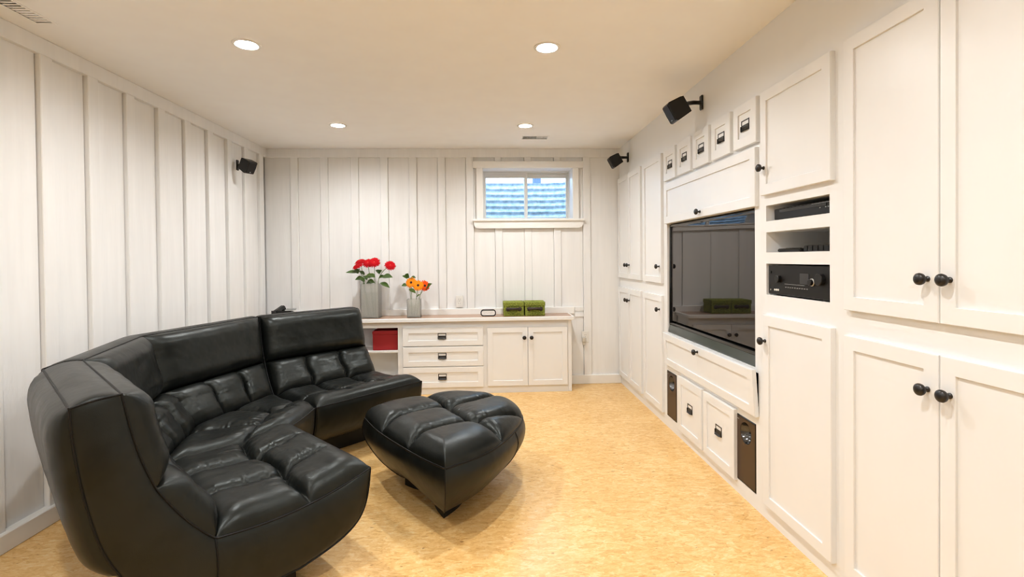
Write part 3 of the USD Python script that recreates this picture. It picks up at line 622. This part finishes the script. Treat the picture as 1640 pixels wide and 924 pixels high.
# ------------------------------------------------------------------ vases and flowers
def square_vase(x0, x1, y0, y1, z1, lbl, water_z):
    c = thing('frosted_vase', lbl, 'vase', ((x0+x1)/2, (y0+y1)/2, CT))
    o = sbox(x0, y0, x1, y1).buffer(-.012).buffer(.012, 4); i = o.buffer(-.005)
    m = trimesh.creation.extrude_polygon(o.difference(i), z1-CT, engine='earcut'); m.apply_translation((0, 0, CT))
    b = trimesh.creation.extrude_polygon(o, .012, engine='earcut'); b.apply_translation((0, 0, CT))
    part(c, 'glass_wall', m, 'frosted_glass', 30); part(c, 'glass_base', b, 'frosted_glass', 30)
    w = trimesh.creation.extrude_polygon(i.buffer(-.0008), water_z-CT-.014, engine='earcut'); w.apply_translation((0, 0, CT+.013)); part(c, 'water', w, 'water', 30)
square_vase(-1.202, -1.036, 4.735, 4.885, 1.042, 'large square frosted glass vase holding red gerberas', .955)
square_vase(-.776, -.650, 4.745, 4.860, .892, 'small square frosted glass vase holding orange gerberas', .84)
def petal(l, w, lift, curl):
    t = np.linspace(0, 1, 7); s = np.array([-1, 0, 1.0])
    P = np.zeros((7, 3, 3))
    wd = w*np.sin(PI*np.clip(t*.86+.08, 0, 1))**.7*.5
    P[..., 0] = (t*l)[:, None]; P[..., 1] = wd[:, None]*s; P[..., 2] = (lift*t*l - curl*t**2*l)[:, None] + .12*np.abs(s)*wd[:, None]
    Q = P.copy(); Q[..., 2] -= .0008
    return cat(grid(P, True), grid(Q))
def stem_path(base, head, rim, n=14):
    """rises inside the vase, leaves through its mouth, bends to the head"""
    base, head = np.array(base), np.array(head); x0, x1, y0, y1, zt = rim
    k = (zt-base[2])/max(head[2]-base[2], 1e-6); m_ = base*(1-k)+head*k
    m_ = np.array([np.clip(m_[0], x0+.014, x1-.014), np.clip(m_[1], y0+.014, y1-.014), zt+.004])
    t = np.linspace(0, 1, n//2)[:, None]; a = base*(1-t)+m_*t; d = (m_-base)*.35; c1 = m_+d*min(1, np.linalg.norm(head-m_)/max(np.linalg.norm(d), 1e-6)*.5)
    b = (1-t)**2*m_+2*t*(1-t)*c1+t**2*head
    return np.vstack([a, b[1:]])
RIM1, RIM2 = (-1.202, -1.036, 4.735, 4.885, 1.042), (-.776, -.650, 4.745, 4.860, .892)
def flower(name, label, cat_, head, base, normal, r, pm, em, group, double=True, er=.3):
    head, base, n = np.array(head), np.array(base), np.array(normal, float); n /= np.linalg.norm(n)
    f = thing(name, label, cat_, tuple(base), group)
    u = np.cross(n, [0, 0, 1.0]); u = u/np.linalg.norm(u) if np.linalg.norm(u) > .1 else np.array([1.0, 0, 0]); w = np.cross(n, u); R = np.stack([u, w, n], 1)
    ps = []
    layers = ((20, 1.0, .22, .35, .0), (18, .86, .42, .42, .003), (14, .60, .65, .5, .006)) if double else ((19, 1.0, .12, .18, 0), (17, .9, .2, .22, .003))
    for k, sc, lf, cu, h in layers:
        for i in range(k):
            ps.append(xf(petal(r*sc*rng.uniform(.93, 1.06), r*.30, lf, cu), rot((0, 0, 1), 360*(i+.5*(h > 0))/k + rng.uniform(-4, 4)), (0, 0, h)))
    part(f, 'petals', xf(cat(*ps), R, head), pm, 50)
    part(f, 'flower_center', xf(lathe([(0, .010), (r*er*.6, .0085), (r*er, .004), (r*er, -.004), (0, -.006)], 16), R, head), em, 50)
    part(f, 'stem', tube(stem_path(base, head - n*.006, RIM1 if double else RIM2), .0028, 7), 'stem_green', 50)
    return f
def px(x, y, Y):                                   # only used below to read off flower positions in metres
    d = fw + (x-820)/FPX*rt - (y-423.5)/FPX*up; return EYE + d*((Y-EYE[1])/d[1])
for (x, y, Y, nn, bxx, lb) in [(573, 426, 4.79, (-.35, -.42, 1), -1.15, 'red gerbera at the left edge of the large vase, drooping'), (577, 419, 4.84, (-.2, -.4, 1), -1.14, 'dark red gerbera behind the drooping left one'),
                           (589.5, 421, 4.82, (0, -.75, .7), -1.10, 'red gerbera left of the biggest bloom, in the middle of the large vase'), (599.5, 420, 4.78, (.1, -.9, .5), -1.08, 'largest red gerbera, topmost in the large vase'), (625, 425, 4.80, (.35, -.8, .6), -1.05, 'single red gerbera leaning out to the right of the large vase')]:
    flower('red_gerbera', lb, 'flower', px(x, y, Y), (bxx, 4.81, CT+.02), nn, .056, 'red_petal', 'red_eye', 'red gerberas in the large vase', True, .22)
for (x, y, Y, nn, pm, bxx, lb) in [(658.5, 452.5, 4.79, (-.1, -1, .35), 'orange_petal', -.735, 'orange gerbera at the upper left of the small vase'), (669.5, 457, 4.76, (.1, -1, .3), 'orange_petal', -.715, 'large orange gerbera at the front of the small vase'), (680, 457.5, 4.81, (.5, -.8, .25), 'coral_petal', -.69, 'orange-red gerbera at the right of the small vase')]:
    flower('orange_gerbera', lb, 'flower', px(x, y, Y), (bxx, 4.80, CT+.02), nn, .054, pm, 'flower_eye', 'orange gerberas in the small vase', False, .24)
def leafm(a, b, w, up_=(0, -.5, 1)):
    a, b = np.array(a), np.array(b); ax = b-a; l = np.linalg.norm(ax); ax /= l; s = np.cross(ax, up_); s /= np.linalg.norm(s); n = np.cross(s, ax)
    t = np.linspace(0, 1, 10); q = np.array([-1, -.5, 0, .5, 1.0]); wd = w*.92*(np.sin(PI*t**.8)+.02)
    P = a + (t*l)[:, None, None]*ax + (wd[:, None]*q)[..., None]*s + (-.18*l*t**2)[:, None, None]*np.array([0, 0, 1.0]) + (.25*np.abs(q)*wd[:, None])[..., None]*n
    Q = P - .0008*n
    return cat(grid(P), grid(Q, True))
def sprig(label, base, top, leaves, group):
    f = thing('leafy_stem', label, 'leaves', tuple(base), group)
    part(f, 'stem', tube(stem_path(base, top, RIM1 if 'large' in group else RIM2), .002, 6), 'stem_green', 50)
    for (x0, y0, x1, y1, Y, w) in leaves: part(f, 'leaf', leafm(px(x0, y0, Y), px(x1, y1, Y-.02), w), 'leaf', 60)
g = 'leafy stems in the large vase'
sprig('dark green leafy stem on the left side of the large vase', (-1.12, 4.80, CT+.02), px(578, 436, 4.81), [(572, 437, 553.5, 433.5, 4.80, .036), (574, 438, 567, 428, 4.80, .035), (581, 446, 568.5, 446, 4.79, .045), (584, 451, 575, 443, 4.78, .035), (584, 440, 574, 432, 4.82, .03), (588, 448, 582, 440, 4.77, .03)], g)
sprig('dark green leafy stem in the middle of the large vase', (-1.09, 4.80, CT+.02), px(594, 444, 4.80), [(584, 445, 599, 440, 4.78, .055), (601, 444, 588, 438, 4.77, .04), (587, 453, 600, 450, 4.77, .05), (598, 453, 589, 447, 4.76, .035)], g)
sprig('dark green leafy stem on the right side of the large vase', (-1.05, 4.81, CT+.02), px(610, 440, 4.80), [(612, 444, 629, 441, 4.78, .05), (607, 440, 612, 431, 4.80, .045), (608, 438, 601, 431, 4.80, .035), (609, 453, 624, 458, 4.76, .034), (616, 442, 606, 444, 4.79, .03)], g)
g = 'leafy stems in the small vase'
sprig('leafy stem behind the orange flowers on the left of the small vase', (-.74, 4.81, CT+.02), px(655, 442, 4.82), [(653, 446, 644, 440, 4.82, .032), (653, 445, 653.5, 436, 4.82, .036), (657, 446, 666, 443, 4.83, .034), (652, 457, 643, 456.5, 4.80, .036), (655, 463, 666, 467.5, 4.74, .028), (667, 476, 673, 470, 4.75, .022)], g)
sprig('leafy stem at the right of the small vase', (-.68, 4.80, CT+.02), px(685, 458, 4.81), [(683, 462, 692, 451.5, 4.81, .038), (682, 464, 687, 458, 4.80, .03)], g)

# ------------------------------------------------------------------ leather sofa
D0 = .94
def spline(pts, n):
    p = np.asarray(pts, float)
    if len(p) == 2: t = np.linspace(0, 1, n)[:, None]; return p[0]*(1-t)+p[1]*t
    from scipy.interpolate import PchipInterpolator, CubicSpline
    s = np.concatenate([[0], np.cumsum(np.linalg.norm(np.diff(p, axis=0), axis=1))])
    cs = CubicSpline(s, p, bc_type='natural'); return cs(np.linspace(0, s[-1], n))
SEC = {
    'seat_cushion': ([(0, .400), (.12, .368), (.25, .345), (.43, .335), (.581, .346)], .076),
    'lumbar_cushion': ([(.581, .346), (.635, .405), (.69, .48), (.742, .568)], .085),
    'back_cushion': ([(.742, .568), (.775, .66), (.797, .745), (.810, .81), (.822, .878)], .080),
    'top_strip': ([(.822, .878), (.88, .874), (.940, .861)], .012),
    'outer_back': ([(.940, .861), (.936, .79), (.927, .70), (.912, .60), (.892, .50), (.866, .41), (.832, .335)], .055),
    'lower_back': ([(.832, .335), (.77, .23), (.69, .155), (.58, .115)], .020),
    'underside': ([(.58, .115), (.30, .115)], 0),
    'front_panel': ([(.30, .115), (.2, .137), (.11, .168), (.049, .214), (.012, .305), (0, .400)], .012),
}
def cell(f, p=5.5): return np.sqrt(np.clip(1-np.abs(2*(f-np.floor(f))-1)**p, 0, 1))
def envelope(x, L_, w):
    m_ = np.clip(np.minimum(x, L_-x)/w, 0, 1); return np.sqrt(np.clip(1-(1-m_)**2, 0, 1))
def module(label, Pf, Pb, nT, tufts, caps, seed, vsplit=.55, vdeep=.82, loc=None, cap_b=(.02, .02), bend=None, soft_end=False):
    """Pf, Pb: functions t->(xy) of the front tip line and the rear line"""
    s = thing('sofa_module', label, 'sofa', loc)
    t = np.linspace(0, 1, nT)
    # crowd samples towards the ends
    F, B = Pf(t), Pb(t)
    wf = np.linalg.norm(np.diff(F, axis=0), axis=1).sum(); wbk = np.linalg.norm(np.diff(B, axis=0), axis=1).sum()
    def at(d): return F[:, None, :] + (B-F)[:, None, :]*(np.asarray(d)[..., None]/D0)
    edges, pip = {}, []
    for name, (pts, A) in SEC.items():
        ln = np.linalg.norm(np.diff(np.array(pts), axis=0), axis=1).sum()
        nV = max(4, int(ln/.005)) if name in ('seat_cushion', 'lumbar_cushion', 'back_cushion') else max(4, int(ln/.016))
        c = spline(pts, nV); tg = np.gradient(c, axis=0); tg /= np.linalg.norm(tg, axis=1, keepdims=True)
        # the loop runs front -> back over the top; outward is to the left of travel with z up
        nd, nz = -tg[:, 1]*-1*-1, tg[:, 0]
        nd, nz = -tg[:, 1], tg[:, 0]
        v = np.linspace(0, 1, nV); dd = c[:, 0].mean()
        wloc = wf + (wbk-wf)*c[:, 0]/D0
        Tm, Vm = t[:, None]*wloc[None, :], (v*ln)[None, :]
        et = envelope(Tm, wloc[None, :], .085 if A > .03 else .04)
        ev = envelope(Vm, ln, {'seat_cushion': .10, 'lumbar_cushion': .09, 'back_cushion': .08}.get(name, .10))
        if name == 'seat_cushion':          # front edge rolls softly, rear sinks in the crease
            pass
        pat = np.ones((nT, nV)); wr_ = np.zeros((nT, nV))
        nt = tufts.get(name, 1)
        tq = t if bend is None or name == 'seat_cushion' else np.interp(t, [0, bend, 1], [0, .5, 1])
        ft = np.broadcast_to(tq[:, None]*nt + (.03 if nt > 2 else 0)*np.sin(9*v[None, :]+seed), (nT, nV))
        if nt > 1:
            ct_ = cell(np.clip(ft, 0, nt-1e-6)) ; dt = np.abs(ft-np.round(ft))*(wloc[None, :]/nt)
            inner = (np.round(ft) > .5) & (np.round(ft) < nt-.5)
            ct_ = np.where(((ft < .5) | (ft > nt-.5)), 1.0, ct_)
            if name == 'seat_cushion':
                wv = np.clip((v-.03)/.26, 0, 1)[None, :]; ct_ = 1-(1-ct_)*wv*wv*(3-2*wv)
            pat = pat*(.16+.84*ct_)
            nn = meshkit.noise(np.stack([Tm*9+seed, np.broadcast_to(Vm, Tm.shape)*75, Tm*0], -1), seed)-.5
            wr_ += (.009 if nt > 2 else .003)*nn*np.exp(-dt/.040)*inner
        if name == 'seat_cushion':
            fv = np.where(v < vsplit, v/vsplit*.5, .5+(v-vsplit)/(1-vsplit)*.5)*2
            fv = fv[None, :] + .05*np.sin(t[:, None]*11+seed)
            cv = cell(np.clip(fv, 0, 1.999)); cv = np.where((fv < .5) | (fv > 1.5), 1.0, cv)
            dv_ = np.abs(fv-1)*.29
            pat = pat*(1-vdeep+vdeep*cv)
            nn = meshkit.noise(np.stack([Tm*70+seed, np.broadcast_to(Vm, Tm.shape)*8, Tm*0+4], -1), seed+1)-.5
            wr_ += .009*nn*np.exp(-dv_/.040)
            dz_ = np.sqrt(np.minimum(dt, 1)**2+dv_**2)
            pat = pat - .22*np.exp(-(dz_/.022)**2)
        if name in ('lumbar_cushion', 'back_cushion'):
            n2 = meshkit.fbm(np.stack([Tm*5+seed, np.broadcast_to(Vm, Tm.shape)*6, Tm*0+9], -1), 3, seed)-.5
            wr_ += .010*n2
            de = np.minimum(Tm, wloc[None, :]-Tm); n3_ = meshkit.noise(np.stack([Tm*10, np.broadcast_to(Vm, Tm.shape)*70+seed, Tm*0], -1), seed+3)-.5
            wr_ += .006*n3_*np.exp(-de/.05)*(1 if name == 'lumbar_cushion' else .4)
        if A > .03: wr_ = wr_ + .0055*(meshkit.fbm(np.stack([Tm*14+seed, np.broadcast_to(Vm, Tm.shape)*14, Tm*0+2], -1), 3, seed+7)-.5)
        b = A*et*ev*pat + wr_*et*ev
        d = c[None, :, 0] + nd[None, :]*b; z = c[None, :, 1] + nz[None, :]*b
        if soft_end: z = z - .022*(1-envelope(Tm, wloc[None, :], .06))*(t[:, None] > .5)*np.clip((z-.72)/.14, 0, 1)
        xy = F[:, None, :] + (B-F)[:, None, :]*(d[..., None]/D0)
        P = np.concatenate([xy, z[..., None]], -1)
        part(s, name, grid(P, True), 'leather', True)
        edges[name] = P
    # side panels: a ladder between the outer and the inner outline
    for e, (side, cb) in enumerate(zip((0, -1), cap_b)):
        outer = np.vstack([edges['outer_back'][side], edges['lower_back'][side][1:], edges['underside'][side][1:], edges['front_panel'][side][1:]])
        inner = np.vstack([edges['back_cushion'][side][::-1], edges['lumbar_cushion'][side][::-1][1:], edges['seat_cushion'][side][::-1][1:]])
        def rs(c_, keys, n_):
            sl = np.concatenate([[0], np.cumsum(np.linalg.norm(np.diff(c_, axis=0), axis=1))]); return np.stack([np.interp(np.linspace(0, sl[-1], n_), sl, c_[:, k_]) for k_ in range(3)], 1)
        N, Mx = 90, 24
        # match so that the crook pairs with the lower bend
        no = len(edges['outer_back'][side])+len(edges['lower_back'][side])-1; ni = len(edges['back_cushion'][side])+len(edges['lumbar_cushion'][side])-1
        O = np.vstack([rs(outer[:no], 0, N), rs(outer[no-1:], 0, N)[1:]]); I = np.vstack([rs(inner[:ni], 0, N), rs(inner[ni-1:], 0, N)[1:]])
        q = np.linspace(0, 1, Mx); k = np.linspace(0, 1, len(O))
        out = (F[0]-F[-1] if side == 0 else F[-1]-F[0]); out = np.array([*out, 0])/np.linalg.norm(out)
        ekm = np.minimum(1, 8*np.minimum(k, 1-k))
        P = I[:, None]*(1-q)[None, :, None] + O[:, None]*q[None, :, None] + (cb*np.sin(PI*q)[None, :]**.6*ekm[:, None]**.6)[..., None]*out
        part(s, 'side_panel', grid(P, side == 0), 'leather', True)
        if caps[e]:
            pip += [tube(O[::2] + out*.001, .0036, 7), tube(I[::2] + out*.001, .0036, 7), tube(edges['top_strip'][side][::2], .0036, 7), tube(P[N-1] + out*.001, .003, 7)]
    for nm, col in (('front_panel', -1), ('back_cushion', -1), ('top_strip', -1), ('outer_back', -1)):
        pip.append(tube(edges[nm][::2, col], .0038 if nm != 'outer_back' else .003, 7))
    part(s, 'piping', cat(*pip), 'leather_piping', 50)
    # plinth
    ti = np.clip(t, .14, .86)
    def ln_(d): return Pf(ti) + (Pb(ti)-Pf(ti))*d/D0
    a, b = ln_(.27), ln_(.66)
    P = np.zeros((nT, 4, 3)); P[:, 0, :2] = a; P[:, 1, :2] = a; P[:, 1, 2] = .125; P[:, 2, :2] = b; P[:, 2, 2] = .125; P[:, 3, :2] = b
    endc = cat(grid(P[0].reshape(2, 2, 3)[:, ::1]), grid(P[-1].reshape(2, 2, 3), True))
    part(s, 'plinth', cat(grid(P, True), endc), 'black_matte', False)
    return s
def seg(p, q): p, q = np.array(p, float), np.array(q, float); return lambda t: p*(1-np.asarray(t)[:, None]) + q*np.asarray(t)[:, None]
def poly(pts, soft):
    pts = np.array(pts, float); sl = np.concatenate([[0], np.cumsum(np.linalg.norm(np.diff(pts, axis=0), axis=1))])
    def f(t):
        x = np.asarray(t)*sl[-1]; acc = 0
        for k in np.linspace(-soft, soft, 9): acc = acc + np.stack([np.interp(np.clip(x+k*np.minimum(1, np.minimum(x, sl[-1]-x)/soft), 0, sl[-1]), sl, pts[:, i]) for i in (0, 1)], 1)
        return acc/9
    return f
n3 = np.array([.716, .698]); M3L, M3R = np.array([-1.035, 2.645]), np.array([-.504, 2.105])
n1 = np.array([.743, -.669]); M1L = np.array([-1.022, 2.985]); M1R = M1L + .80*np.array([.669, .743])
w1 = np.array([.669, .743]); TU = {'seat_cushion': 3, 'lumbar_cushion': 3}
module('black leather sofa section nearest the camera, its dark side panel in view', seg(M3R, M3L), seg(M3R-D0*n3, M3L-D0*n3), 160, TU, (1, 1), 3, .45, .82, (*((M3R+M3L)/2-.45*n3), 0), (.022, .0))
cl, cr = np.array([-1.043, 2.653]), np.array([-1.030, 2.974])
module('black leather corner sofa section with a bent back, in the middle', poly([cl, (-1.028, 2.81), cr], .05), poly([cl-D0*n3, (-1.945, 2.70), cr-D0*n1+.05*w1], .025), 260, {'seat_cushion': 3, 'lumbar_cushion': 6, 'back_cushion': 2}, (1, 1), 11, .36, .75, (-1.5, 2.8, 0), (.0, .0), bend=.432)
module('black leather armless sofa section farthest from the camera, by the drawers', seg(M1L, M1R), seg(M1L-D0*n1+.05*w1, M1R-D0*n1+.05*w1), 160, TU, (1, 1), 21, .42, .35, (*((M1R+M1L)/2-.45*n1), 0), (.0, .022), soft_end=True)

# ------------------------------------------------------------------ ottoman
def ottoman():
    o = thing('ottoman', 'black tufted leather ottoman in front of the sofa', 'ottoman', (-.25, 2.75, 0))
    C = np.array([-.27, 2.74])
    Lc, N, R_, Fr, Fl = (-.725, 2.92), (-.200, 2.185), (.125, 2.62), (.0, 3.20), (-.46, 3.16)
    ctrl = np.array([Lc, (-.63, 2.74), (-.44, 2.465), (-.30, 2.29), N, (-.03, 2.335), R_, (.185, 2.86), (.12, 3.09), Fr, (-.2, 3.255), Fl, (-.63, 3.06)])
    from scipy.interpolate import CubicSpline
    def piece(p, n): p = np.array(p); s_ = np.concatenate([[0], np.cumsum(np.linalg.norm(np.diff(p, axis=0), axis=1))]); return CubicSpline(s_, p, bc_type='natural')(np.linspace(0, s_[-1], n))
    B = np.vstack([piece(ctrl[:5], 120)[:-1], piece(ctrl[4:10], 180)[:-1], piece(np.vstack([ctrl[9:], ctrl[:1]]), 130)[:-1]])
    nB, nR = len(B), 130
    r = np.linspace(0, 1, nR)**.8
    XY = C + r[None, :, None]*(B[:, None]-C)
    ax = np.array([.575, -.818]); ay = np.array([.818, .575]); o0 = np.array([-.4625, 2.5525])
    U = (XY-o0) @ ax; Wd = (XY-o0) @ ay
    fu = (U+.45)/.30 + .05*np.sin(Wd*9); fv = (Wd)/.36 + .06*np.sin(U*8+1)
    cu, cv = cell(np.clip(fu, .0, 2.999)), cell(np.clip(fv, 0, 1.999))
    cu = np.where((fu < .5) | (fu > 2.5), 1, cu); cv = np.where((fv < .5) | (fv > 1.5), 1, cv)
    du, dv_ = np.abs(fu-np.round(fu))*.30, np.abs(fv-1)*.36
    inn = (np.round(fu) > .5) & (np.round(fu) < 2.5)
    edge = np.linalg.norm(B-C, axis=1)[:, None]*(1-r)[None, :]
    ev = np.sqrt(np.clip(1-(1-np.clip(edge/.15, 0, 1))**2, 0, 1))
    pat = (.16+.84*cu)*(.2+.8*cv) - .25*np.exp(-((np.where(inn, du, 1)**2+dv_**2)/.03**2))
    P3 = np.stack([XY[..., 0]*1, XY[..., 1], XY[..., 0]*0], -1)
    w = .007*(meshkit.noise(np.stack([U*9, Wd*75, U*0], -1), 5)-.5)*np.exp(-du/.03)*inn + .007*(meshkit.noise(np.stack([U*75, Wd*9, U*0], -1), 6)-.5)*np.exp(-dv_/.03) + .008*(meshkit.fbm(P3*6, 3, 8)-.5)
    Z = .352 + (.092*pat + w)*ev
    part(o, 'top_cushion', grid(np.concatenate([np.concatenate([XY, XY[:1]], 0), np.concatenate([Z, Z[:1]], 0)[..., None]], -1)), 'leather', True)
    prof = spline([(0, .352), (-.016, .31), (-.010, .255), (.030, .19), (.095, .125), (.17, .075), (.24, .045), (.31, .035)], 34)
    dC = (C-B); lC = np.linalg.norm(dC, axis=1, keepdims=True); dC /= lC
    XYs = B[:, None] + dC[:, None]*prof[None, :, :1]; Zs = np.broadcast_to(prof[None, :, 1], XYs.shape[:2])
    S = np.concatenate([XYs, Zs[..., None]], -1)
    cuts = [0, 119, 298-95, 298, nB]
    for a, b in zip(cuts[:-1], cuts[1:]):
        idx = np.arange(a, b+1) % nB; part(o, 'side_panel', grid(S[idx]), 'leather', True)
    ring_ = np.concatenate([B, np.full((nB, 1), .352)], 1)
    pp_ = [tube(ring_[::2], .005, 7, close=True)]
    for c_ in cuts[:-1]: pp_.append(tube(S[c_ % nB][::2], .004, 7))
    part(o, 'piping', cat(*pp_), 'leather_piping', 50)
    m = trimesh.creation.extrude_polygon(Polygon(B + dC*.26), .040, engine='earcut'); part(o, 'plinth', m, 'black_matte', False)
ottoman()
